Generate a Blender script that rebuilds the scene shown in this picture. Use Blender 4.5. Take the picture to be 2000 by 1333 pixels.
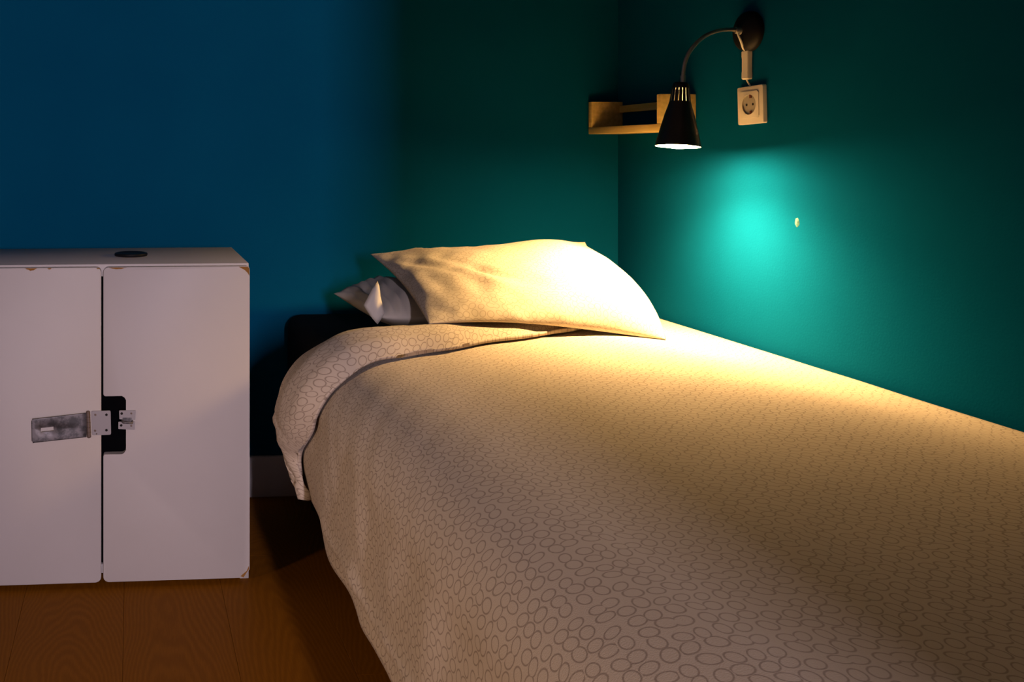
import bpy, bmesh, math, random
from mathutils import Vector, Matrix, noise

for o in list(bpy.data.objects):
    bpy.data.objects.remove(o, do_unlink=True)
scene = bpy.context.scene
C = scene.collection
PI = math.pi

# ------------------------------------------------------------------ camera
cam_d = bpy.data.cameras.new('camera')
cam = bpy.data.objects.new('camera', cam_d)
C.objects.link(cam)
cam.location = (0, 0, 0.862)
cam.rotation_euler = (PI / 2, 0, math.radians(-4.0))
cam_d.sensor_width = 36.0
cam_d.lens = 32.4
cam_d.shift_x = 0.3095          # shift lens: verticals stay upright, back wall almost frontal
cam_d.shift_y = -0.1833
cam_d.clip_start = 0.02
scene.camera = cam

# ------------------------------------------------------------------ world
world = bpy.data.worlds.new('world')
scene.world = world
world.use_nodes = True
bg = world.node_tree.nodes['Background']
bg.inputs[0].default_value = (0.55, 0.62, 0.8, 1)
bg.inputs[1].default_value = 0.02

# ------------------------------------------------------------------ beam from behind the camera, with an added, unseen hall window
la = bpy.data.lights.new('added_hall_light', 'AREA')
la.shape = 'RECTANGLE'
la.size = 0.09
la.size_y = 0.75
la.energy = 114
la.color = (1.0, 0.80, 0.92)
lo = bpy.data.objects.new('added_hall_light', la)
C.objects.link(lo)
lo.location = (0.345, -2.98, 1.32)
lo.rotation_euler = (PI / 2, 0, 0)   # faces +y, into the bedroom

# ------------------------------------------------------------------ added warm fill for the bed side, through an added left-wall opening
lb = bpy.data.lights.new('added_side_fill', 'AREA')
lb.shape = 'RECTANGLE'
lb.size = 0.8
lb.size_y = 0.16
lb.energy = 84
lb.color = (1.0, 0.68, 0.47)
lbo = bpy.data.objects.new('added_side_fill', lb)
C.objects.link(lbo)
lbo.location = (-3.50, -0.80, 1.53)
lbo.rotation_euler = (Vector((-1.75, 0.20, 0.90)) - Vector((-3.50, -0.80, 1.53))).to_track_quat('-Z', 'Y').to_euler()

# ------------------------------------------------------------------ exposure
vs = scene.view_settings
scene.display_settings.display_device = 'sRGB'
vs.view_transform = 'Standard'
vs.look = 'None'
vs.exposure = 0.0
vs.gamma = 1.0
vs.use_curve_mapping = False

# ================================================================== helpers
def tag(o, label=None, cat=None, group=None, kind=None):
    if label: o['label'] = label
    if cat: o['category'] = cat
    if group: o['group'] = group
    if kind: o['kind'] = kind
    return o

def empty(name, loc):
    o = bpy.data.objects.new(name, None)
    C.objects.link(o)
    o.location = loc
    o.empty_display_size = 0.05
    return o

def link(name, me, mat, parent=None, smooth=True, angle=35):
    """world-space mesh -> object; parents keep the world place"""
    o = bpy.data.objects.new(name, me)
    C.objects.link(o)
    if mat: me.materials.append(mat)
    if parent is not None:
        o.parent = parent
        p = parent
        off = Vector((0, 0, 0))
        while p is not None:
            off += p.location
            p = p.parent
        o.location = -off
    for p in me.polygons: p.use_smooth = smooth
    if smooth and angle is not None:
        me.set_sharp_from_angle(angle=math.radians(angle))
    return o

def bm_obj(name, bm, mat, parent=None, smooth=True, angle=35):
    me = bpy.data.meshes.new(name)
    bmesh.ops.recalc_face_normals(bm, faces=bm.faces[:])
    bm.to_mesh(me); bm.free()
    return link(name, me, mat, parent, smooth, angle)

def box(bm, lo_, hi_, bev=0.0, seg=2):
    r = bmesh.ops.create_cube(bm, size=1.0)
    c = [(a + b) / 2 for a, b in zip(lo_, hi_)]
    s = [b - a for a, b in zip(lo_, hi_)]
    for v in r['verts']:
        v.co = Vector((c[0] + v.co.x * s[0], c[1] + v.co.y * s[1], c[2] + v.co.z * s[2]))
    if bev > 0:
        es = list({e for v in r['verts'] for e in v.link_edges})
        bmesh.ops.bevel(bm, geom=es, offset=bev, segments=seg, profile=0.5, affect='EDGES')

def box_obj(name, lo_, hi_, mat, parent=None, bev=0.0, seg=2):
    bm = bmesh.new(); box(bm, lo_, hi_, bev, seg)
    return bm_obj(name, bm, mat, parent)

def prism(bm, pts, axis, a, b):
    """extrude a closed 2-D outline along an axis between a and b"""
    def P(p, t):
        return {'x': (t, p[0], p[1]), 'y': (p[0], t, p[1]), 'z': (p[0], p[1], t)}[axis]
    va = [bm.verts.new(P(p, a)) for p in pts]
    vb = [bm.verts.new(P(p, b)) for p in pts]
    n = len(pts)
    bm.faces.new(va); bm.faces.new(vb[::-1])
    for i in range(n):
        bm.faces.new((va[i], vb[i], vb[(i + 1) % n], va[(i + 1) % n]))

def rounded(pts_r, seg=6):
    """polygon [(x, y, radius)] -> outline with rounded corners"""
    out = []
    n = len(pts_r)
    for i in range(n):
        p = Vector(pts_r[i][:2]); r = pts_r[i][2]
        a = Vector(pts_r[i - 1][:2]); b = Vector(pts_r[(i + 1) % n][:2])
        if r <= 0: out.append(tuple(p)); continue
        d1 = (a - p).normalized(); d2 = (b - p).normalized()
        ang = d1.angle(d2)
        t = r / math.tan(ang / 2)
        p1 = p + d1 * t; p2 = p + d2 * t
        cen = p + (d1 + d2).normalized() * (r / math.sin(ang / 2))
        a1 = math.atan2(p1.y - cen.y, p1.x - cen.x); a2 = math.atan2(p2.y - cen.y, p2.x - cen.x)
        d = a2 - a1
        while d > PI: d -= 2 * PI
        while d < -PI: d += 2 * PI
        for k in range(seg + 1):
            w = a1 + d * k / seg
            out.append((cen.x + r * math.cos(w), cen.y + r * math.sin(w)))
    return out

def tube(bm, pts, r, n=12, cap=True):
    """round tube along points, r a number or a list"""
    P = [Vector(p) for p in pts]
    rs = r if isinstance(r, (list, tuple)) else [r] * len(P)
    rings = []
    up = Vector((0.13, 0.97, 0.2)).normalized()
    for i, p in enumerate(P):
        d = (P[min(i + 1, len(P) - 1)] - P[max(i - 1, 0)]).normalized()
        s = d.cross(up)
        if s.length < 1e-4: s = d.cross(Vector((1, 0, 0)))
        s.normalize()
        t = s.cross(d).normalized()
        rings.append([bm.verts.new(p + (s * math.cos(2 * PI * k / n) + t * math.sin(2 * PI * k / n)) * rs[i]) for k in range(n)])
    for a, b in zip(rings, rings[1:]):
        for k in range(n):
            bm.faces.new((a[k], a[(k + 1) % n], b[(k + 1) % n], b[k]))
    if cap:
        bm.faces.new(rings[0][::-1]); bm.faces.new(rings[-1])

def spline(pts, n=10):
    """Catmull-Rom through the points"""
    P = [Vector(p) for p in pts]
    P = [P[0] * 2 - P[1]] + P + [P[-1] * 2 - P[-2]]
    out = []
    for i in range(1, len(P) - 2):
        for k in range(n):
            t = k / n
            a, b, c, d = P[i - 1], P[i], P[i + 1], P[i + 2]
            out.append(0.5 * ((2 * b) + (c - a) * t + (2 * a - 5 * b + 4 * c - d) * t * t + (3 * b - a - 3 * c + d) * t ** 3))
    out.append(P[-2])
    return out

def lathe(bm, prof, M, n=48, skip=None, closed=False):
    """revolve (radius, height) round local z, then transform by M; skip(i, k) leaves a face out"""
    rings = []
    for (r, h) in prof:
        rings.append([bm.verts.new(M @ Vector((r * math.cos(2 * PI * k / n), r * math.sin(2 * PI * k / n), h))) for k in range(n)])
    m = len(rings)
    for i in range(m if closed else m - 1):
        a, b = rings[i], rings[(i + 1) % m]
        for k in range(n):
            if skip and skip(i, k): continue
            bm.faces.new((a[k], a[(k + 1) % n], b[(k + 1) % n], b[k]))
    return rings

def sm(x, a=0.0, b=1.0):
    t = max(0.0, min(1.0, (x - a) / (b - a)))
    return t * t * (3 - 2 * t)

def interp(x, tab):
    if x <= tab[0][0]: return tab[0][1]
    for (x0, y0), (x1, y1) in zip(tab, tab[1:]):
        if x <= x1:
            t = (x - x0) / (x1 - x0)
            t = t * t * (3 - 2 * t) * 0.5 + t * 0.5
            return y0 + (y1 - y0) * t
    return tab[-1][1]

def nz(x, y, z=0.0): return noise.noise(Vector((x, y, z)))

# ================================================================== materials
def mat(name, col, rough=0.6, metal=0.0, spec=0.5):
    m = bpy.data.materials.new(name)
    m.use_nodes = True
    b = m.node_tree.nodes['Principled BSDF']
    b.inputs['Base Color'].default_value = (*col, 1)
    b.inputs['Roughness'].default_value = rough
    b.inputs['Metallic'].default_value = metal
    b.inputs['Specular IOR Level'].default_value = spec
    return m

class N:
    """small node-graph helper"""
    def __init__(s, m):
        s.t = m.node_tree; s.b = s.t.nodes['Principled BSDF']
    def n(s, typ, **kw):
        q = s.t.nodes.new(typ)
        for k, v in kw.items(): setattr(q, k, v)
        return q
    def l(s, a, b): s.t.links.new(a, b)
    def math(s, op, a, b=None, c=None):
        q = s.n('ShaderNodeMath', operation=op)
        for i, v in enumerate((a, b, c)):
            if v is None: continue
            if isinstance(v, (int, float)): q.inputs[i].default_value = v
            else: s.l(v, q.inputs[i])
        return q.outputs[0]
    def coord(s, out='Object'):
        return s.n('ShaderNodeTexCoord').outputs[out]
    def noise(s, vec, scale, detail=3, rough=0.5):
        q = s.n('ShaderNodeTexNoise')
        q.inputs['Scale'].default_value = scale; q.inputs['Detail'].default_value = detail
        q.inputs['Roughness'].default_value = rough
        s.l(vec, q.inputs['Vector'])
        return q.outputs['Fac']
    def mix(s, fac, c1, c2):
        q = s.n('ShaderNodeMix', data_type='RGBA')
        if isinstance(fac, (int, float)): q.inputs[0].default_value = fac
        else: s.l(fac, q.inputs[0])
        for i, c in ((6, c1), (7, c2)):
            if isinstance(c, tuple): q.inputs[i].default_value = (*c, 1)
            else: s.l(c, q.inputs[i])
        return q.outputs[2]
    def ramp(s, fac, a, b):
        q = s.n('ShaderNodeMapRange', interpolation_type='SMOOTHSTEP')
        q.inputs[1].default_value = a; q.inputs[2].default_value = b
        s.l(fac, q.inputs[0])
        return q.outputs[0]
    def bump(s, h, strength, dist):
        q = s.n('ShaderNodeBump')
        q.inputs['Strength'].default_value = strength; q.inputs['Distance'].default_value = dist
        s.l(h, q.inputs['Height']); s.l(q.outputs[0], s.b.inputs['Normal'])

def wall_mat():
    m = mat('teal_wall_paint', (0.001, 0.068, 0.150), 0.6, 0, 0.0)
    g = N(m); co = g.coord()
    a = g.noise(co, 2.2, 4)
    g.l(g.mix(g.ramp(a, 0.3, 0.7), (0.001, 0.062, 0.132), (0.0015, 0.070, 0.144)), g.b.inputs['Base Color'])
    g.bump(g.noise(co, 260, 3), 0.12, 0.002)
    return m
M_wall = wall_mat()
M_plain = mat('white_ceiling_paint', (0.10, 0.10, 0.10), 0.8)
M_side = mat('grey_wall_paint', (0.30, 0.29, 0.28), 0.8)
M_hall = mat('hall_paint', (0.25, 0.24, 0.23), 0.8)

def floor_mat():
    m = mat('oak_laminate', (0.4, 0.17, 0.03), 0.5, 0, 0.05)
    g = N(m)
    co = g.coord('Object')
    oi = g.n('ShaderNodeObjectInfo')
    sep = g.n('ShaderNodeSeparateXYZ'); g.l(co, sep.inputs[0])
    off = g.math('MULTIPLY', oi.outputs['Random'], 37.0)
    cmb = g.n('ShaderNodeCombineXYZ')
    g.l(g.math('ADD', sep.outputs[0], off), cmb.inputs[0])
    g.l(g.math('MULTIPLY', sep.outputs[1], 0.22), cmb.inputs[1]); g.l(off, cmb.inputs[2])
    w = g.noise(cmb.outputs[0], 9, 2)
    # cathedral figure: nested arches along the plank
    x2 = g.math('MULTIPLY', g.math('MULTIPLY', sep.outputs[0], sep.outputs[0]), 210.0)
    t = g.math('ADD', g.math('MULTIPLY', sep.outputs[1], 3.2), x2)
    t = g.math('ADD', t, g.math('MULTIPLY', w, 2.6))
    s = g.math('SINE', g.math('MULTIPLY', t, 24.0))
    fine = g.n('ShaderNodeCombineXYZ')
    g.l(g.math('MULTIPLY', g.math('ADD', sep.outputs[0], off), 12.0), fine.inputs[0]); g.l(sep.outputs[1], fine.inputs[1])
    fn = g.noise(fine.outputs[0], 34, 3)
    k = g.math('ADD', g.math('MULTIPLY', s, 0.16), g.math('MULTIPLY', fn, 0.75))
    col = g.mix(g.ramp(k, 0.1, 0.75), (0.20, 0.068, 0.003), (0.25, 0.090, 0.005))
    g.l(col, g.b.inputs['Base Color'])
    g.bump(k, 0.05, 0.001)
    return m
M_floor = floor_mat()
M_seam = mat('dark_plank_joint', (0.14, 0.05, 0.004), 0.8)
M_base = mat('white_baseboard', (0.62, 0.6, 0.62), 0.5)

def cab_mat():
    m = mat('white_foil_cabinet', (0.78, 0.77, 0.76), 0.5, 0, 0.3)
    g = N(m); co = g.coord()
    g.l(g.mix(g.ramp(g.noise(co, 3.0, 5), 0.35, 0.75), (0.485, 0.455, 0.445), (0.455, 0.425, 0.41)), g.b.inputs['Base Color'])
    g.bump(g.noise(co, 420, 2), 0.05, 0.001)
    return m
M_cab = cab_mat()
M_cabin = mat('cabinet_inner_shade', (0.003, 0.003, 0.004), 0.8, 0, 0.0)  # interior shade put into the colour
M_chip = mat('bare_fibreboard_chip', (0.26, 0.12, 0.022), 0.9)
M_black = mat('black_plastic', (0.005, 0.005, 0.006), 0.5, 0, 0.2)
M_hole = mat('hole_shade', (0.004, 0.003, 0.003), 0.9)  # near-black colour stands in for shade inside small holes

def steel_mat():
    m = mat('worn_galvanised_steel', (0.42, 0.41, 0.42), 0.5, 0.55)
    g = N(m); co = g.coord()
    a = g.noise(co, 60, 4, 0.65)
    g.l(g.mix(g.ramp(a, 0.36, 0.62), (0.07, 0.07, 0.075), (0.18, 0.17, 0.18)), g.b.inputs['Base Color'])
    return m
M_steel = steel_mat()
M_steel2 = mat('zinc_plate', (0.30, 0.285, 0.29), 0.5, 0.45)
M_pin = mat('rusty_hinge_pin', (0.16, 0.12, 0.10), 0.55, 0.5)

def fabric_mat(name, ground, line, strength=1.0):
    m = mat(name, ground, 0.92, 0, 0.15)
    g = N(m)
    uv = g.n('ShaderNodeTexCoord').outputs['UV']
    # gentle warp, then one oval per cell with its own turn and size
    wn = g.n('ShaderNodeTexNoise'); wn.inputs['Scale'].default_value = 14; wn.inputs['Detail'].default_value = 1
    g.l(uv, wn.inputs['Vector'])
    vm = g.n('ShaderNodeVectorMath', operation='MULTIPLY_ADD')
    g.l(wn.outputs['Color'], vm.inputs[0]); vm.inputs[1].default_value = (0.004, 0.004, 0); g.l(uv, vm.inputs[2])
    vo = g.n('ShaderNodeTexVoronoi', voronoi_dimensions='2D', feature='F1')
    vo.inputs['Scale'].default_value = 59.0
    vo.inputs['Randomness'].default_value = 0.34
    g.l(vm.outputs[0], vo.inputs['Vector'])
    d = g.n('ShaderNodeVectorMath', operation='SUBTRACT')
    g.l(vm.outputs[0], d.inputs[0]); g.l(vo.outputs['Position'], d.inputs[1])
    sp = g.n('ShaderNodeSeparateXYZ'); g.l(d.outputs[0], sp.inputs[0])
    sc = g.n('ShaderNodeSeparateColor'); g.l(vo.outputs['Color'], sc.inputs[0])
    ang = g.math('MULTIPLY', sc.outputs[0], PI)
    ca, sa = g.math('COSINE', ang), g.math('SINE', ang)
    u = g.math('ADD', g.math('MULTIPLY', sp.outputs[0], ca), g.math('MULTIPLY', sp.outputs[1], sa))
    v = g.math('SUBTRACT', g.math('MULTIPLY', sp.outputs[1], ca), g.math('MULTIPLY', sp.outputs[0], sa))
    ra = g.math('MULTIPLY_ADD', sc.outputs[1], 0.0014, 0.0070)
    rb = g.math('MULTIPLY_ADD', sc.outputs[2], 0.0015, 0.0052)
    q1 = g.math('POWER', g.math('ABSOLUTE', g.math('DIVIDE', u, ra)), 2.0)
    q2 = g.math('POWER', g.math('ABSOLUTE', g.math('DIVIDE', v, rb)), 2.0)
    rr = g.math('SQRT', g.math('ADD', q1, q2))
    dist = g.math('MULTIPLY', g.math('ABSOLUTE', g.math('SUBTRACT', rr, 1.0)), 0.0064)
    ink = g.math('SUBTRACT', 1.0, g.ramp(dist, 0.0002, 0.0012))
    tone = g.noise(uv, 420, 2)
    ink = g.math('MULTIPLY', ink, g.math('MULTIPLY_ADD', tone, 0.5, 0.55 * strength))
    g.l(g.mix(ink, ground, line), g.b.inputs['Base Color'])
    we = g.n('ShaderNodeVectorMath', operation='MULTIPLY'); g.l(uv, we.inputs[0]); we.inputs[1].default_value = (1, 1, 1)
    g.bump(g.noise(we.outputs[0], 700, 2), 0.25, 0.001)
    g.b.inputs['Sheen Weight'].default_value = 0.08
    return m
M_duvet = fabric_mat('oval_print_cotton', (0.46, 0.385, 0.305), (0.22, 0.17, 0.130))
M_pillow = fabric_mat('oval_print_pillowcase', (0.50, 0.43, 0.345), (0.29, 0.235, 0.18), 0.8)
M_white = mat('white_cotton', (0.52, 0.49, 0.45), 0.9, 0, 0.15)
def navy_mat():
    m = mat('dark_navy_upholstery', (0.006, 0.006, 0.010), 0.9, 0, 0.1)
    g = N(m); co = g.coord()
    g.bump(g.noise(co, 500, 2), 0.3, 0.001)
    return m
M_navy = navy_mat()

def pine_mat():
    m = mat('pine', (0.55, 0.36, 0.13), 0.55)
    g = N(m); co = g.coord()
    mp = g.n('ShaderNodeMapping'); mp.inputs['Scale'].default_value = (60, 6, 60); g.l(co, mp.inputs[0])
    a = g.noise(mp.outputs[0], 1.6, 3)
    g.l(g.mix(g.ramp(a, 0.3, 0.7), (0.66, 0.46, 0.12), (0.80, 0.58, 0.19)), g.b.inputs['Base Color'])
    return m
M_pine = pine_mat()
M_plastic = mat('cream_white_plastic', (0.70, 0.66, 0.58), 0.4)
M_cup = mat('grey_socket_cup', (0.36, 0.34, 0.29), 0.5)
M_clip = mat('brass_earth_clip', (0.16, 0.05, 0.03), 0.5, 0.4)
M_chrome = mat('brushed_nickel', (0.42, 0.39, 0.35), 0.35, 0.9)
M_shade = mat('black_enamel', (0.007, 0.006, 0.006), 0.38, 0, 0.5)
M_refl = mat('silver_shade_lining', (0.75, 0.72, 0.66), 0.45)
M_filler = mat('pale_wall_filler', (0.06, 0.17, 0.16), 0.9)
LAMP_COL = (1.0, 0.60, 0.235)
def glow(name, col, s):
    m = mat(name, (0.8, 0.8, 0.8), 0.4)
    b = m.node_tree.nodes['Principled BSDF']
    b.inputs['Emission Color'].default_value = (*col, 1)
    b.inputs['Emission Strength'].default_value = s
    return m
M_bulb = glow('warm_bulb_glow', LAMP_COL, 1350.0)
M_bulb2 = glow('warm_bulb_side_glow', LAMP_COL, 17.0)
M_pane = glow('added_glow_pane', (1.0, 0.88, 0.97), 4.0)  # glow for the added hall window

# ================================================================== the room
WX, WY = 1.2586, 2.3037          # right wall, back wall
LX, RY, CZ = -1.75, -1.40, 2.45   # left wall, rear wall, ceiling

wb = tag(box_obj('wall_back', (LX - .1, WY, 0), (WX + .1, WY + .1, CZ), M_wall), kind='structure')
wr = tag(box_obj('wall_right', (WX, RY - .12, 0), (WX + .1, WY, CZ), M_wall), kind='structure')
WY0, WY1, WZ0, WZ1 = -0.75, 0.42, 0.30, 1.12      # unseen opening added in the left wall to admit the fill
bm = bmesh.new()
box(bm, (LX - .1, RY - .12, 0), (LX, WY0, CZ)); box(bm, (LX - .1, WY1, 0), (LX, WY, CZ))
box(bm, (LX - .1, WY0, 0), (LX, WY1, WZ0)); box(bm, (LX - .1, WY0, WZ1), (LX, WY1, CZ))
tag(bm_obj('wall_left', bm, M_side), kind='structure')
w2 = tag(empty('added_side_window', (LX - .05, (WY0 + WY1) / 2, WZ0)), kind='structure')  # unseen window, added for the warm fill
bm = bmesh.new()
for a, b in (((LX - .08, WY0, WZ0), (LX - .03, WY0 + .05, WZ1)), ((LX - .08, WY1 - .05, WZ0), (LX - .03, WY1, WZ1)),
             ((LX - .08, WY0 + .05, WZ0), (LX - .03, WY1 - .05, WZ0 + .05)), ((LX - .08, WY0 + .05, WZ1 - .02), (LX - .03, WY1 - .05, WZ1))):
    box(bm, a, b)
bm_obj('added_window_frame', bm, M_base, w2)
# rear wall with the doorway to the hall
DX0, DX1, DZ = -0.62, 0.418, 2.15
bm = bmesh.new()
box(bm, (LX, RY - .12, 0), (DX0, RY, CZ)); box(bm, (DX1, RY - .12, 0), (WX, RY, CZ)); box(bm, (DX0, RY - .12, DZ), (DX1, RY, CZ))
tag(bm_obj('wall_rear', bm, M_side), kind='structure')
tag(box_obj('ceiling', (LX - .1, -3.2, CZ), (WX + .1, WY + .1, CZ + .1), M_plain), kind='structure')
bm = bmesh.new()
box(bm, (LX - .1, -3.2, 0), (WX + .1, -3.1, CZ)); box(bm, (LX - .2, -3.2, 0), (LX - .1, RY - .12, CZ)); box(bm, (WX + .1, -3.2, 0), (WX + .2, RY - .12, CZ))
tag(bm_obj('wall_hall', bm, M_hall), kind='structure')
win = tag(empty('added_hall_window', (0.345, -3.1, 0.93)), kind='structure')  # unseen narrow window, added to carry the hall light
bm = bmesh.new()
for a, b in (((.285, -3.10, 0.92), (.300, -3.06, 1.72)), ((.390, -3.10, 0.92), (.405, -3.06, 1.72)), ((.300, -3.10, 0.92), (.390, -3.06, 0.935)), ((.300, -3.10, 1.705), (.390, -3.06, 1.72))):
    box(bm, a, b)
bm_obj('added_window_frame', bm, M_base, win)
box_obj('added_pane', (.300, -3.09, 0.935), (.390, -3.08, 1.705), M_pane, win)

# floor: sub-floor with laminate planks laid along the depth of the room
fl = tag(box_obj('floor', (LX - .1, -3.2, -.1), (WX + .1, WY + .1, -.012), M_seam), kind='structure')
PW, PL = 0.193, 1.38
pm = bpy.data.meshes.new('plank')
bm = bmesh.new(); box(bm, (-PW / 2 + .0002, -PL / 2 + .0002, -.012), (PW / 2 - .0002, PL / 2 - .0002, 0), 0.0004, 1)
bm.to_mesh(pm); bm.free(); pm.materials.append(M_floor)
ix = 0
x0 = LX
while x0 < WX - .002:
    x1 = min(x0 + PW, WX)
    y0 = -3.1 - (ix % 3) * 0.46
    while y0 < WY - .002:
        ya, yb_ = max(y0, -3.1), min(y0 + PL, WY)
        p = bpy.data.objects.new('plank', pm); C.objects.link(p)
        p.parent = fl
        p.location = ((x0 + x1) / 2, (ya + yb_) / 2, 0)
        p.scale = ((x1 - x0) / PW, (yb_ - ya) / PL, 1)
        y0 += PL
    x0 += PW; ix += 1

BH = 0.1019
def baseboard(name, lo_, hi_):
    tag(box_obj(name, lo_, hi_, M_base, None, 0.003, 2), kind='structure')
baseboard('baseboard_back', (LX, WY - .014, 0), (WX, WY, BH))
baseboard('baseboard_right', (WX - .014, RY, 0), (WX, WY - .014, BH))
baseboard('baseboard_left', (LX, RY, 0), (LX + .014, WY - .014, BH))

# dab of filler on the right wall
bm = bmesh.new()
cy, cz = 1.6607, 0.7312
rim = [bm.verts.new((WX, cy + (.0062 + .0018 * nz(k * 1.7, 3)) * math.cos(k * PI / 7), cz + (.0085 + .003 * nz(k * 1.3, 9)) * math.sin(k * PI / 7))) for k in range(14)]
mid = [bm.verts.new((WX - .0022, v.co.y * .5 + cy * .5, v.co.z * .5 + cz * .5)) for v in rim]
for k in range(14): bm.faces.new((rim[k], rim[(k + 1) % 14], mid[(k + 1) % 14], mid[k]))
bm.faces.new(mid)
bm_obj('filler_dab', bm, M_filler, wr)

# ================================================================== cabinet
CX0, CX1, CYF, CYB, CT = -0.3612, 0.2388, 1.856, 2.170, 0.640
cab = tag(empty('cabinet', ((CX0 + CX1) / 2, (CYF + CYB) / 2, 0)),
          'low white two door cabinet with chipped edges standing on the wooden floor', 'cabinet')
bm = bmesh.new()
box(bm, (CX0, CYF, CT - .025), (CX1, CYB, CT), .0018)
box(bm, (CX0, CYF, .0), (CX0 + .018, CYB, CT - .025), .001); box(bm, (CX1 - .018, CYF, .0), (CX1, CYB, CT - .025), .001)
box(bm, (CX0 + .018, CYF, .02), (CX1 - .018, CYB, .038), .001)
bm_obj('body', bm, M_cab, cab)
bm = bmesh.new()
box(bm, (CX0 + .018, CYB - .016, .038), (CX1 - .018, CYB - .01, CT - .025)); box(bm, (-0.09, CYF + .008, .038), (-.01, CYF + .012, CT - .025))  # back panel, plus a strip whose near-black colour acts as inner shade
bm_obj('back_panel_and_shade', bm, M_cabin, cab)

DF, DB = 1.838, 1.8555
Z0, Z1 = 0.010, 0.6355
GX = -0.0562
def door(outline):
    bm = bmesh.new()
    prism(bm, outline, 'y', DF, DB)
    es = [e for e in bm.edges if all(abs(v.co.y - DF) < 1e-6 for v in e.verts)]
    bmesh.ops.bevel(bm, geom=es, offset=.0012, segments=2, profile=.5, affect='EDGES')
    return bm_obj('door', bm, M_cab, cab, angle=50)
lx0, lx1 = CX0 + .001, GX - .0022
rx0, rx1 = GX + .0022, CX1 - .0005
d_left = door(rounded([(lx0, Z0, .008), (lx1, Z0, .010), (lx1, Z1, .010), (lx0, Z1, .008)]))
nx, nz0, nz1 = -0.0092, 0.2635, 0.3795            # hand notch in the right door
d_right = door(rounded([(rx0, Z0, .010), (rx1 - .012, Z0, .003), (rx1, Z0 + .017, .003), (rx1, Z1, .006), (rx0, Z1, .010),
                        (rx0, nz1, .004), (nx, nz1, .008), (nx, nz0, .008), (rx0, nz0, .004)], 5))
d_left['label'] = 'plain left door carrying the swung open hasp'
d_right['label'] = 'right door with a dark hand notch cut into its edge'

# bare chips along the door edges
def chip(pts, par, y=DF - .0004):
    bm = bmesh.new(); prism(bm, pts, 'y', y, DF + .0012)
    o = bm_obj('paint_chip', bm, M_chip, par)
    o['label'] = 'brown chip of bare fibreboard'
    return o
def smear(cx, w, z, h, seed):
    random.seed(seed)
    n = 7
    top = [(cx - w / 2 + w * i / n, z + random.uniform(-.0003, .0003)) for i in range(n + 1)]
    bot = [(cx + w / 2 - w * i / n, z - h * math.sin(PI * (i + .2) / (n + .4)) * random.uniform(.7, 1.1)) for i in range(n + 1)]
    return top + bot
chip(smear(-.196, .023, Z1 - .0004, .0052, 1), d_left); chip(smear(-.160, .008, Z1 - .0006, .003, 2), d_left)
chip(smear(-.064, .008, Z1 - .0012, .0022, 8), d_left)
chip(smear(-.026, .036, Z1 - .0004, .0034, 3), d_right)
chip([(rx1 - .022, Z1 - .0010), (rx1 - .004, Z1 - .0010), (rx1 - .0008, Z1 - .004), (rx1 - .0006, Z1 - .0195), (rx1 - .004, Z1 - .0135), (rx1 - .010, Z1 - .0075)], d_right)
chip([(rx1 - .0125, Z0 + .0008), (rx1 - .0008, Z0 + .018), (rx1 - .0015, Z0 + .0235), (rx1 - .006, Z0 + .0135), (rx1 - .0185, Z0 + .0035)], d_right)

# hasp and staple
def plate(name, outline, y0, y1, m, par, hole=None):
    bm = bmesh.new(); prism(bm, outline, 'y', y0, y1)
    return bm_obj(name, bm, m, par, angle=40)
def px(xp, yp):    # point on the door face measured on the cabinet
    X = -0.2579 + xp * (0.4967 / 487.0)
    Zz = 0.640 - (yp - 515.5 + 0.0 * xp) * (0.632 / (612.5 + (487 - xp) * .025))
    return X, Zz
# strap with a slot: build as a frame round the slot
A, B, D_, E_ = px(62, 811), px(168, 801), px(168, 848), px(63, 857)
def lerp2(u, v):
    t = (A[0] + (B[0] - A[0]) * u, A[1] + (B[1] - A[1]) * u); b = (E_[0] + (D_[0] - E_[0]) * u, E_[1] + (D_[1] - E_[1]) * u)
    return (t[0] + (b[0] - t[0]) * v, t[1] + (b[1] - t[1]) * v)
us = [0, .02, .05, .17, .40, .9, 1.0]; vs_ = [0, .04, .09, .41, .59, .91, .96, 1]
bm = bmesh.new()
gridv = {}
def gy(u): return DF - .0065 - .006 * (1 - u)
for i, u in enumerate(us):
    for j, v in enumerate(vs_):
        uu = u
        if i == 0: uu = .05 * (max(0, .09 - v) / .09) ** 1.6 + .05 * (max(0, v - .91) / .09) ** 1.6
        X, Zz = lerp2(uu, v)
        gridv[i, j] = bm.verts.new((X, gy(uu), Zz))
for i in range(len(us) - 1):
    for j in range(len(vs_) - 1):
        if i == 3 and j == 3: continue
        bm.faces.new((gridv[i, j], gridv[i + 1, j], gridv[i + 1, j + 1], gridv[i, j + 1]))
hs = bm_obj('hasp_strap', bm, M_steel, d_left)
md = hs.modifiers.new('thick', 'SOLIDIFY'); md.thickness = .0018; md.offset = 0
hs['label'] = 'scuffed grey steel hasp strap with a slot'
bm = bmesh.new()
a, b = px(170.5, 799), px(172.5, 849)
n = 5
for k in range(n):
    t0, t1 = k / n + .006, (k + 1) / n - .006
    tube(bm, [(a[0] + (b[0] - a[0]) * t, DF - .005, a[1] + (b[1] - a[1]) * t) for t in (t0, t1)], .0042, 14)
tube(bm, [(a[0], DF - .005, a[1] + .001), (b[0], DF - .005, b[1] - .001)], .0030, 10)
bm_obj('hinge_pin', bm, M_pin, d_left)
def quad_plate(name, c, par, y0, y1, m, r=.003):
    o = rounded([(*px(*p), r) for p in c], 4)
    return plate(name, o, y0, y1, m, par)
hp = quad_plate('hasp_plate', [(176, 799), (214, 798), (215, 845), (178, 846)], d_left, DF - .0032, DF - .0012, M_steel2)
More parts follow.
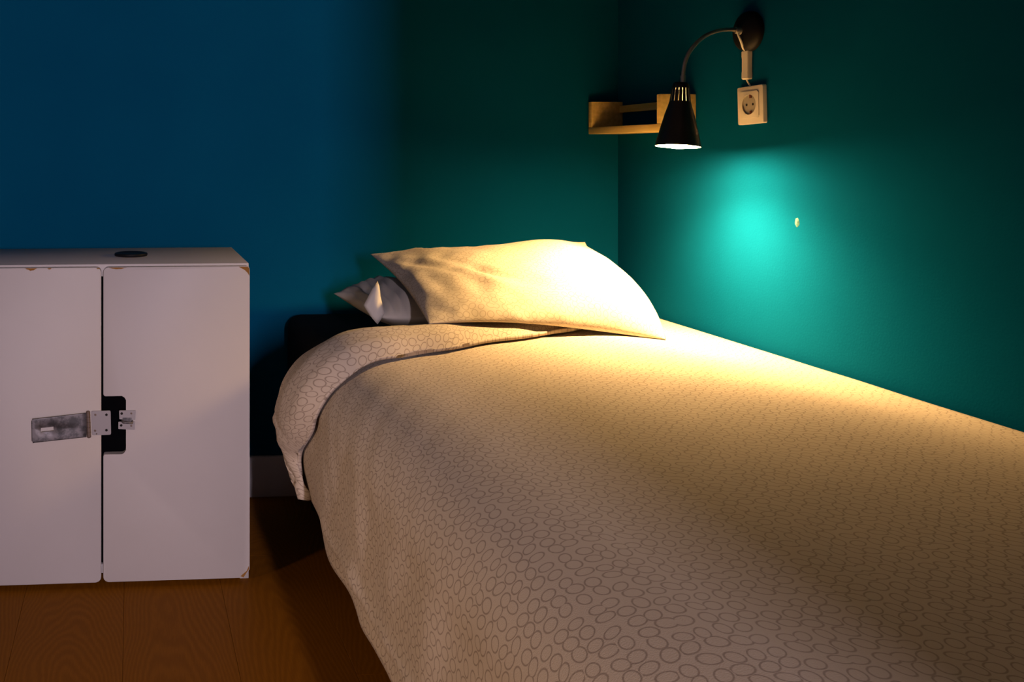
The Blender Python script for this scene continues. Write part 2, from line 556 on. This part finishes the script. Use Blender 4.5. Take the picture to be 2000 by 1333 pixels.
def screw(xp, yp, par, y, r=.0021, m=None):
    X, Zz = px(xp, yp)
    bm = bmesh.new()
    lathe(bm, [(0.0001, 0.0006), (r * .7, .0006), (r, 0), (r * .9, -.0006)], Matrix.Translation((X, y, Zz)) @ Matrix.Rotation(PI / 2, 4, 'X'), 12)
    return bm_obj('screw', bm, m or M_hole, par)
for p in ((206, 806), (206, 836)): screw(*p, d_left, DF - .0034, .0026)
for p in ((184.5, 806), (184, 837)): screw(*p, d_left, DF - .0034, .0022, M_pin)
screw(187, 843, d_left, DF - .0034, .0014, M_pin)
quad_plate('staple_plate', [(230.5, 798), (263, 798), (262, 817), (231, 815)], d_right, DF - .003, DF - .001, M_steel2, .0015)
quad_plate('staple_plate', [(229, 820), (261, 820), (261, 836), (229, 834)], d_right, DF - .003, DF - .001, M_steel2, .0015)
quad_plate('staple_plate', [(237, 812), (255, 812), (255, 824), (237, 824)], d_right, DF - .0036, DF - .001, M_steel, .001)
bm = bmesh.new()
a, b = px(237, 817), px(256, 819)
tube(bm, spline([(a[0], DF - .002, a[1]), (a[0] + .001, DF - .013, a[1] - .001), ((a[0] + b[0]) / 2, DF - .016, a[1] - .0015), (b[0] - .001, DF - .013, b[1] - .001), (b[0], DF - .002, b[1])], 8), .0021, 10)
bm_obj('staple_loop', bm, M_steel, d_right)
for p in ((235.5, 804), (234.5, 827)): screw(*p, d_right, DF - .0032, .0026)
for p in ((254, 804), (254, 828)): screw(*p, d_right, DF - .0032, .0020, M_pin)

# black puck on top of the cabinet
bm = bmesh.new()
r = lathe(bm, [(.0005, .0052), (.024, .0052), (.0275, .0066), (.032, .0072), (.0350, .0062), (.0360, .0036), (.0350, .0008), (.0335, 0.0), (.0005, 0.0)],
      Matrix.Translation((0.001, 2.003, CT)), 48)
bm.faces.new(r[0]); bm.faces.new(r[-1][::-1])
tag(bm_obj('round_dish', bm, M_black), 'small flat round black disc lying on the white cabinet top', 'disc')

# ================================================================== bed
BX0, BX1, BY0, BY1 = 0.386, 1.244, 0.315, 2.286
bed = tag(empty('bed', ((BX0 + BX1) / 2, (BY0 + BY1) / 2, 0)), 'single bed with dark navy upholstered mattress base against the teal corner', 'bed')
def rbox(name, lo_, hi_, bev, par, m):
    bm = bmesh.new(); box(bm, lo_, hi_, bev, 5)
    return bm_obj(name, bm, m, par, angle=60)
rbox('bed_base', (BX0 + .004, BY0, .13), (BX1, BY1, .285), .015, bed, M_navy)
rbox('mattress', (BX0, BY0, .287), (BX1, BY1, .464), .035, bed, M_navy)
for (x, y) in ((BX0 + .07, BY0 + .08), (BX1 - .07, BY0 + .08), (BX0 + .07, BY1 - .08), (BX1 - .07, BY1 - .08)):
    bm = bmesh.new(); tube(bm, [(x, y, 0), (x, y, .132)], [.02, .026], 20)
    bm_obj('leg', bm, M_black, bed)

# ------------------------------------------------------------------ duvet
TOPZ, FLAT_X, RAD, HEMZ = 0.503, 0.455, 0.100, 0.208
S_flat = 1.243 - FLAT_X
# shoulder: quarter ellipse, wider than deep, sampled by arc length
EA, EB = FLAT_X - 0.318, 0.105
_arc = [(0.0, 0.0)]
for _k in range(1, 201):
    a0, a1 = (_k - 1) / 200 * PI / 2, _k / 200 * PI / 2
    _arc.append((_arc[-1][0] + math.hypot(EA * (math.sin(a1) - math.sin(a0)), EB * (math.cos(a1) - math.cos(a0))), a1))
S_arc = _arc[-1][0]
S_drop = TOPZ - EB - HEMZ
S_tot = S_flat + S_arc + S_drop
FOOTY, FRAD = 0.36, 0.09

def base_pt(s):
    """cross-section of the bed top: x, z, normal(x, z)"""
    if s < S_flat:
        X = 1.243 - s
        z = TOPZ - .030 * sm(X, .90, 1.25) + .004 * math.sin((X - FLAT_X) * PI / (1.243 - FLAT_X))
        return X, z, 0.0, 1.0
    if s < S_flat + S_arc:
        d = s - S_flat
        k = min(int(d / S_arc * 200), 199)
        while k < 199 and _arc[k + 1][0] < d: k += 1
        while k > 0 and _arc[k][0] > d: k -= 1
        t = (d - _arc[k][0]) / (_arc[k + 1][0] - _arc[k][0])
        a = _arc[k][1] + (_arc[k + 1][1] - _arc[k][1]) * t
        n = Vector((-math.sin(a) * EB, math.cos(a) * EA)).normalized()
        return FLAT_X - EA * math.sin(a), TOPZ - EB + EB * math.cos(a), n.x, n.y
    d = s - S_flat - S_arc
    return FLAT_X - EA - .008 * math.sin(d / S_drop * PI), TOPZ - EB - d, -1.0, 0.06

Sx = lambda X: 1.243 - X
SA, SH = S_flat + S_arc, S_tot
SO = lambda f: S_flat + S_arc * f
EDGE = [(Sx(1.243), 2.19), (Sx(1.15), 2.13), (Sx(1.05), 2.00), (Sx(.95), 1.83), (Sx(.87), 1.752), (Sx(.70), 1.675), (Sx(.55), 1.600),
        (SO(.25), 1.535), (SO(.5), 1.515), (SO(.8), 1.520), (SA + .03, 1.550), (SA + .06, 1.585), (SA + .09, 1.610), (SA + .13, 1.615), (SH, 1.600)]
BACK = [(Sx(1.243), 2.21), (Sx(1.15), 2.16), (Sx(1.05), 2.06), (Sx(.87), 1.93), (Sx(.70), 1.825), (Sx(.55), 1.755),
        (SO(.25), 1.705), (SO(.5), 1.700), (SO(.8), 1.725), (SA + .02, 1.760), (SA + .06, 1.780), (SA + .09, 1.745), (SA + .12, 1.690), (SA + .16, 1.670), (SH, 1.640)]
ROLL = [(Sx(1.243), .006), (Sx(1.0), .006), (Sx(.87), .008), (Sx(.70), .011), (Sx(.55), .020), (SO(.3), .027), (SO(.8), .026), (SA + .05, .024), (SA + .10, .016), (SH, .010)]

NS, NB, NT, NF = 150, 210, 12, 30
def relief(s, y):
    X, z, nx_, nz_ = base_pt(s)
    calm = 1 - .8 * sm(y, 1.5, 1.75) * (1 - sm(s, .70, .85))
    w = .0026 * nz(s * 3.1, y * 2.6, 1.0) + .0016 * nz(s * 7.5, y * 5.5, 4.0)
    # soft drag lines running from the turned-back corner
    q = (s - .55) * .75 + (y - 1.5) * .66
    w += .0020 * nz(q * 26, (s - y) * 2.2, 7.0) * sm(y, .75, 1.35) * sm(s, .10, .45)
    w *= calm
    side = sm(s, S_flat + S_arc * .6, SA + .05)
    w += side * (.007 * nz(y * 4.2, s * 1.6, 11.0) + .006 * nz(y * 10.0, s * 2.4, 15.0))
    # pleat above the hem
    dh = S_tot - s
    k = sm(y, .70, .95) * (1 - sm(y, 1.34, 1.52))
    line = .050 + .018 * nz(y * 6, 2.0) + .012 * (1.2 - y)
    w += k * (.008 * math.exp(-((dh - line - .012) / .012) ** 2) - .012 * sm(line - dh, -.002, .012) * (1 - .6 * sm(line - dh, .02, .05)))
    return w

def gs_(x, c, w): return math.exp(-((x - c) / w) ** 2)

def smooth_tab(s, tab):
    ks = range(-4, 5)
    return sum(interp(s + k * .006, tab) for k in ks) / 9

verts, faces, uvs = [], [], []
rows = NB + NT + NF
for i in range(NS + 1):
    s = S_tot * i / NS
    X0, z0, nx_, nz_ = base_pt(s)
    yb, ye, h = smooth_tab(s, BACK), smooth_tab(s, EDGE), smooth_tab(s, ROLL)
    hem_var = .010 * nz(s * .0 + 5, 3)
    last = None; vlen = 0
    for j in range(rows + 1):
        # (y, height above the base sheet)
        if j <= NB:
            t = j / NB
            y = -.20 + (yb - h / 2 + .20) * (1 - (1 - t) ** 1.25)
            hh = 0.0
        elif j <= NB + NT:
            a = PI * (j - NB) / NT
            y = yb - h / 2 + math.sin(a) * h / 2
            hh = h / 2 - math.cos(a) * h / 2
        else:
            t = (j - NB - NT) / NF
            y = (yb - h / 2) + (ye - yb + h / 2) * t
            if t > .82: y += min(h, yb - ye) * .45 * ((t - .82) / .18) ** 2      # free edge rolls under
            hh = h * (1 + .55 * math.sin(t * PI) ** 1.3) * (1 - .80 * sm(t, .76, 1.0)) + .0035 * nz(s * 14, t * 2.5, 21.0) * (1 - .5 * t)
            side = sm(s, SA - .02, SA + .10)
            hh += side * .011 * nz(s * 26, t * 3.0, 31.0) - side * .010 * max(0, 1 - abs(nz(s * 21 - t * 2.2, t * 1.2, 55.0)) * 5) * gs_(t, .35, .35) + .004 * nz(s * 9 + t * 2, t * 3.0, 35.0)
            hh = max(hh, .0045)
        w = relief(s, y)
        # foot end: the sheet turns down over the end of the bed
        drop = 0.0; yy = y
        if y < FOOTY + .0:
            d = FOOTY - y
            if d < FRAD * PI / 2:
                yy = FOOTY - FRAD * math.sin(d / FRAD); drop = FRAD - FRAD * math.cos(d / FRAD)
            else:
                yy = FOOTY - FRAD; drop = FRAD + d - FRAD * PI / 2
        z = z0
        X = X0
        if drop > 0:
            z = max(z0 - drop, HEMZ)
            z = min(z, z0)
        # wavy hem on the long side
        hemk = sm(s, SA, S_tot)
        z += hemk * (.010 * nz(y * 3.0, 41.0) + .004 * nz(y * 11.0, 43.0))
        if s > SA: z += (TOPZ - EB - z) * .26 * sm(y, 1.40, 1.66)
        off = w + hh
        if X0 > 1.20: off = min(off, .02)
        p = Vector((X + nx_ * off, yy, z + nz_ * off))
        p.x = min(p.x, 1.2500)
        verts.append(p)
        if last is not None: vlen += math.hypot(y - last[0], hh - last[1])
        last = (y, hh)
        uvs.append((s, vlen))
R1 = rows + 1
for i in range(NS):
    for j in range(rows):
        faces.append((i * R1 + j, i * R1 + j + 1, (i + 1) * R1 + j + 1, (i + 1) * R1 + j))
me = bpy.data.meshes.new('duvet')
me.from_pydata(verts, [], faces)
ul = me.uv_layers.new(name='uv')
for lp in me.loops: ul.data[lp.index].uv = uvs[lp.vertex_index]
dv = link('duvet', me, M_duvet, None, True, None)
sol = dv.modifiers.new('thick', 'SOLIDIFY'); sol.thickness = .007; sol.offset = -1
tag(dv, 'beige duvet printed with small oval rings, folded back at the head of the bed', 'duvet')

# ------------------------------------------------------------------ pillows
def pillow(name, cs, Tf, Bf, m, up, inset=.03, wr=None, bow=None, n=56, p1=2.6, p2=.62):
    """cs: corners NL, NR, FR, FL; Tf/Bf(u, v): bulge of upper and lower face; one closed skin"""
    NL, NR, FR, FL = [Vector(c) for c in cs]
    up = Vector(up).normalized()
    cen = (NL + NR + FR + FL) / 4
    idx = {}; verts = []; uvs_ = []
    W = ((NR - NL).length + (FR - FL).length) / 2; H = ((FL - NL).length + (FR - NR).length) / 2
    def prof(t): return max(0.0, 1 - abs(2 * t - 1) ** p1) ** p2
    faces = []; fu = []
    for side in (0, 1):
        for i in range(n + 1):
            for j in range(n + 1):
                # finer steps near the edges
                u = .5 - .5 * math.cos(PI * i / n) * (1 - .15 * math.sin(PI * i / n)); v = .5 - .5 * math.cos(PI * j / n) * (1 - .15 * math.sin(PI * j / n))
                edge = i in (0, n) or j in (0, n)
                key = (0 if edge else side, i, j)
                if key in idx: continue
                u2 = u + inset * math.sin(PI * v) * (1 - 2 * u) * abs(1 - 2 * u) ** 2 * 1.0
                v2 = v + inset * math.sin(PI * u) * (1 - 2 * v) * abs(1 - 2 * v) ** 2 * 1.0
                b = (NL * (1 - u2) + NR * u2) * (1 - v2) + (FL * (1 - u2) + FR * u2) * v2
                if bow: b = b + Vector(bow(u, v))
                f = prof(u) * prof(v)
                if side == 0: b = b + up * (Tf(u, v) * f + (wr(u, v) * min(1, f * 3) if wr else 0))
                else: b = b - up * (Bf(u, v) * f)
                idx[key] = len(verts); verts.append(b); uvs_.append((u * W * 1.1, v * H * 1.25 + side * 3))
        for i in range(n):
            for j in range(n):
                q = []
                for (a, c) in ((i, j), (i + 1, j), (i + 1, j + 1), (i, j + 1)):
                    e = a in (0, n) or c in (0, n)
                    q.append(idx[(0 if e else side, a, c)])
                faces.append(tuple(q) if side == 0 else tuple(q[::-1]))
    # print follows the cloth: lengths measured along the skin
    for side in (0, 1):
        G = lambda i, j: idx[(0 if (i in (0, n) or j in (0, n)) else side, i, j)]
        mid_u = [0.0]
        for i in range(n): mid_u.append(mid_u[-1] + (verts[G(i + 1, n // 2)] - verts[G(i, n // 2)]).length)
        for i in range(n + 1):
            acc = 0.0
            for j in range(n + 1):
                if j: acc += (verts[G(i, j)] - verts[G(i, j - 1)]).length
                uvs_[G(i, j)] = (mid_u[i], acc + side * 0.0)
    me = bpy.data.meshes.new(name)
    me.from_pydata(verts, [], faces)
    ul = me.uv_layers.new(name='uv')
    for lp in me.loops: ul.data[lp.index].uv = uvs_[lp.vertex_index]
    return link(name, me, m, None, True, None)

def gs(x, c, w): return math.exp(-((x - c) / w) ** 2)
def wr_rear(u, v):
    return .0080 * math.sin(u * 190 + 3 * nz(u * 8, v * 3)) * gs(u, .09, .08) + .004 * nz(u * 9, v * 6, 3)
rp = pillow('pillow', [(.500, 1.875, .527), (.98, 1.93, .538), (.98, 2.22, .530), (.4700, 2.115, .536)],
            lambda u, v: .070 * (1 - .90 * sm(u, .14, .46)), lambda u, v: .055 * (1 - .98 * sm(u, .25, .60)),
            M_white, (0, 0, 1), .02, wr_rear, lambda u, v: (0, -.065 * math.sin(PI * u ** .55) * (1 - v) ** 1.5, 0))
tag(rp, 'plain white pillow lying under the patterned pillow', 'pillow')
# loose corner flap of the white pillowcase
bm = bmesh.new()
fp = [(.5068, 1.868, .598), (.4780, 1.862, .5501), (.4929, 1.850, .5248), (.5014, 1.848, .5142), (.5153, 1.850, .535), (.5089, 1.862, .5686)]
fv = [bm.verts.new(p) for p in fp]
cv = bm.verts.new((.4990, 1.848, .548))
for k in range(6): bm.faces.new((fv[k], fv[(k + 1) % 6], cv))
bmesh.ops.subdivide_edges(bm, edges=bm.edges[:], cuts=2, use_grid_fill=True)
fo = bm_obj('corner_flap', bm, M_white, rp, True, None)
q = fo.modifiers.new('thick', 'SOLIDIFY'); q.thickness = .004; q.offset = -1

def wr_front(u, v):
    w = .0055 * (.4 - abs(nz(u * 9 - v * 5, v * 6 + u * 3, 12))) * (1 - .7 * sm(u, .45, .8)) + .003 * nz(u * 6, v * 5, 2) + .004 * nz(u * 13, v * 8, 5) * (1 - sm(u, .3, .75))
    w -= .013 * math.exp(-(((u - .36) * .80 + (v - .46) * .6) / .030) ** 2 - ((-(u - .36) * .6 + (v - .46) * .8) / .16) ** 2)
    w += .010 * math.exp(-(((u - .26) * .80 + (v - .42) * .6) / .035) ** 2 - ((-(u - .26) * .6 + (v - .42) * .8) / .22) ** 2)
    w -= .008 * math.exp(-(((u - .17) * .85 + (v - .55) * .5) / .03) ** 2 - ((-(u - .17) * .5 + (v - .55) * .85) / .2) ** 2)
    w += .0045 * (.35 - abs(nz(u * 11 + v * 9, v * 3 - u * 2, 17))) * (1 - sm(u, .35, .6))
    w += .0035 * nz(u * 17, v * 2, 9) * gs(v, .10, .09) * sm(u, .35, .6)
    return w
def bow_front(u, v):
    k = math.sin(PI * v) ** .8
    return (.055 * u ** 3 * math.sin(PI * min(1, v * 1.05)) , 0, -.012 * u ** 3 * k + .014 * math.sin(PI * u) * (1 - u) * (1 - v) ** 2)
fpil = pillow('pillow', [(.556, 1.688, .5430), (1.052, 1.745, .4955), (1.085, 2.135, .6500), (.5530, 2.10, .629)],
              lambda u, v: .044 + .030 * sm(u, .4, .9), lambda u, v: .002,
              M_pillow, (.03, -.35, .93), .03, wr_front, bow_front)
tag(fpil, 'plump pillow in beige oval ring print resting on the folded duvet', 'pillow')

# ================================================================== spice rack on the right wall
RX0, RY0, RY1, RZ0, RZ1 = 1.1755, 1.9725, 2.2960, 0.9115, 0.9945
rk = tag(empty('spice_rack', (WX, (RY0 + RY1) / 2, RZ0)), 'small empty pine spice rack mounted on the teal wall behind the lamp', 'rack')
box_obj('base_board', (RX0, RY0, RZ0), (WX - .0005, RY1, RZ0 + .017), M_pine, rk, .0012)
box_obj('side_panel', (RX0, RY0, RZ0 + .0172), (WX - .0005, RY0 + .015, RZ1), M_pine, rk, .0012)
box_obj('side_panel', (RX0, RY1 - .017, RZ0 + .0172), (WX - .0005, RY1, RZ1), M_pine, rk, .0012)
box_obj('back_rail', (WX - .0105, RY0 + .0152, .966), (WX - .0005, RY1 - .0172, .984), M_pine, rk, .001)

# ================================================================== wall socket
SY, SZ = 1.782, 0.960
so = tag(empty('wall_socket', (WX, SY, SZ)), 'cream white wall socket with round recessed outlet on the teal wall', 'socket')
def onwall(bm_, tilt=math.radians(2.0)):
    bmesh.ops.rotate(bm_, verts=bm_.verts[:], cent=(WX, SY, SZ), matrix=Matrix.Rotation(-tilt, 3, 'X'))
    return bm_
def ring_plate(bm, half, rad, x0, x1, cyz, seg=40):
    """square plate with a round hole, from x1 (wall side) to x0 (room side)"""
    cy, cz = cyz
    def sq(a):
        c, s = math.cos(a), math.sin(a); k = half / max(abs(c), abs(s)); return cy + c * k, cz + s * k
    o0, i0, o1, i1 = [], [], [], []
    for k in range(seg):
        a = 2 * PI * (k + .5) / seg
        y, z = sq(a)
        o0.append(bm.verts.new((x0 + .001, y, z))); o1.append(bm.verts.new((x1, y, z)))
        y, z = cy + rad * math.cos(a), cz + rad * math.sin(a)
        i0.append(bm.verts.new((x0, y, z))); i1.append(bm.verts.new((x1, y, z)))
    for k in range(seg):
        j = (k + 1) % seg
        bm.faces.new((o0[k], o0[j], i0[j], i0[k])); bm.faces.new((o0[k], o1[k], o1[j], o0[j]))
        bm.faces.new((i0[k], i0[j], i1[j], i1[k]))
bm = bmesh.new(); half = .0385
bm_in = .0275
pts = rounded([(SY - half, SZ - half, .003), (SY + half, SZ - half, .003), (SY + half, SZ + half, .003), (SY - half, SZ + half, .003)], 4)
prism(bm, pts, 'x', WX - .0085, WX - .0003)
es = [e for e in bm.edges if all(v.co.x < WX - .008 for v in e.verts)]
bmesh.ops.bevel(bm, geom=es, offset=.0015, segments=2, profile=.5, affect='EDGES')
bm_obj('frame', onwall(bm), M_plastic, so)
bm = bmesh.new(); ring_plate(bm, .0272, .0205, WX - .0112, WX - .0080, (SY, SZ + .001))
bm_obj('insert', onwall(bm), M_plastic, so)
bm = bmesh.new()
Mx = Matrix.Translation((WX - .0087, SY, SZ + .001)) @ Matrix.Rotation(-PI / 2, 4, 'Y')
rr = lathe(bm, [(.0198, .0024), (.0200, .0), (.0005, .0)], Mx, 32); bm.faces.new(rr[-1])
bm_obj('socket_cup', onwall(bm), M_cup, so)
for dz in (.0165, -.0165):
    bm = bmesh.new(); box(bm, (WX - .0108, SY - .003 - .004, SZ + .001 + dz - .0035), (WX - .0088, SY + .003 - .004, SZ + .001 + dz + .0035), .0006)
    bm_obj('earth_clip', onwall(bm), M_clip, so)
for dy in (-.0095, .0095):
    bm = bmesh.new(); tube(bm, [(WX - .0092, SY + dy, SZ + .001), (WX - .0087, SY + dy, SZ + .001)], .0025, 14)
    bm_obj('pin_hole', onwall(bm), M_hole, so)

# ================================================================== wall lamp
LY, LZ = 1.792, 1.110
lamp = tag(empty('wall_lamp', (WX, LY, LZ)), 'black gooseneck wall lamp with a lit cone shade above the pillow', 'lamp')
bm = bmesh.new()
Mb = Matrix.Translation((WX - .0004, LY, LZ)) @ Matrix.Rotation(-PI / 2, 4, 'Y')
rr = lathe(bm, [(.0412, 0), (.0412, .006), (.039, .011), (.031, .017), (.018, .021), (.011, .0225), (.0005, .0228)], Mb, 48)
bm.faces.new(rr[0][::-1]); bm.faces.new(rr[-1])
bm_obj('wall_plate', bm, M_black, lamp)
bm = bmesh.new()
arm = spline([(WX - .020, LY, LZ + .002), (1.2303, LY, 1.1135), (1.205, LY, 1.1135), (1.1868, LY, 1.1105), (1.163, LY, 1.101), (1.1435, LY, 1.0855), (1.1285, LY, 1.0670), (1.1197, LY, 1.0470), (1.1160, LY, 1.0260), (1.1152, LY, 1.003)], 8)
tube(bm, arm, .0040, 14)
bm_obj('gooseneck', bm, M_chrome, lamp)
bm = bmesh.new()
tube(bm, [(WX - .020, LY, LZ + .001), (1.226, LY, 1.1128)], [.0085, .0065], 16); bm_obj('arm_collar', bm, M_chrome, lamp)
bm = bmesh.new()
tube(bm, [(1.1153, LY, 1.0200), (1.1151, LY, 1.0010)], .0052, 16); bm_obj('neck_sleeve', bm, M_chrome, lamp)

# shade: local z runs along the axis from the rim (0) up to the cap
rim_c = Vector((1.1046, LY, 0.8760)); top_c = Vector((1.1150, LY + .0065, 1.005))
ax = (top_c - rim_c).normalized()
zx = ax; xx = Vector((0, 1, 0)).cross(zx).normalized(); yy = zx.cross(xx)
Ms = Matrix.Translation(rim_c) @ Matrix((xx, yy, zx)).transposed().to_4x4()
prof = [(.0420, 0.0), (.0408, .006), (.0365, .026), (.0318, .046), (.0268, .066), (.0222, .081), (.0206, .0875), (.0196, .0915), (.0165, .1185), (.0155, .1225), (.0150, .127), (.0120, .130), (.0055, .1305)]
inner = [(max(r - .0014, .004), h - (.0012 if i > 9 else 0)) for i, (r, h) in enumerate(prof)]
NSH = 64
def skip_slot(i, k): return i == 7 and (k % 4 == 0)
bm = bmesh.new()
lathe(bm, prof, Ms, NSH, skip_slot)
so_ = bm_obj('shade', bm, M_shade, lamp, angle=40)
so_['label'] = 'black cone shade with a ring of slots'
bm = bmesh.new()
lathe(bm, inner[:12], Ms, NSH, skip_slot)
lathe(bm, [(.0420, 0.0), (.0406, .0001)], Ms, NSH)
bm_obj('shade_lining', bm, M_refl, so_, angle=40)
# reflector bulb: silvered body, glowing front
bm = bmesh.new()
lathe(bm, [(.0255, .0085), (.0260, .014), (.024, .024), (.017, .040), (.0125, .050), (.0120, .085), (.0005, .086)], Ms, 40)
bm_obj('bulb_body', bm, M_bulb2, lamp, angle=60)
bm = bmesh.new()
rr = lathe(bm, [(.0254, .0085), (.0235, .0040), (.0185, -.0002), (.0115, -.0030), (.004, -.0042), (.0006, -.0044)], Ms, 40); bm.faces.new(rr[-1])
bm_obj('bulb', bm, M_bulb, lamp, angle=60)
sp = bpy.data.lights.new('bulb_beam', 'SPOT')
sp.energy = 70.0; sp.color = LAMP_COL; sp.spot_size = math.radians(146); sp.spot_blend = 1.0; sp.shadow_soft_size = .018
spo = bpy.data.objects.new('bulb_beam', sp); C.objects.link(spo)
spo.location = rim_c - ax * .022
spo.rotation_euler = ax.to_track_quat('Z', 'Y').to_euler()

# cord with its in-line switch
bm = bmesh.new()
c0 = [(1.2310, LY - .002, 1.1110), (1.2295, LY - .004, 1.1030), (1.2320, LY - .006, 1.0940), (1.2370, LY - .004, 1.0850), (1.2430, LY + .001, 1.0770), (1.2490, LY + .003, 1.0715)]
tube(bm, spline(c0, 8), .0022, 10)
co_ = bm_obj('cord', bm, M_plastic, lamp)
bm = bmesh.new()
tube(bm, spline([(1.2510, LY + .003, 1.014), (1.2535, LY + .000, 1.006), (1.2550, LY - .006, .997)], 6), .0016, 8)
bm_obj('cord', bm, M_plastic, lamp)
bm = bmesh.new()
sw = [(1.2576, -.0095), (1.2480, -.0098), (1.2465, -.0085), (1.2465, .0085), (1.2480, .0098), (1.2576, .0095)]
ring = []
for (zz, k) in ((1.0130, .80), (1.0150, .97), (1.026, .96), (1.030, .92), (1.055, .92), (1.060, .97), (1.0700, .97), (1.0720, .80)):
    ring.append([bm.verts.new((1.2580 - (1.2580 - x) * k, LY + .003 + y * k, zz)) for (x, y) in sw])
for a, b in zip(ring, ring[1:]):
    for k in range(6): bm.faces.new((a[k], a[(k + 1) % 6], b[(k + 1) % 6], b[k]))
bm.faces.new(ring[0][::-1]); bm.faces.new(ring[-1])
bm_obj('inline_switch', bm, M_plastic, co_, True, 30)['label'] = 'cream in-line cord switch'
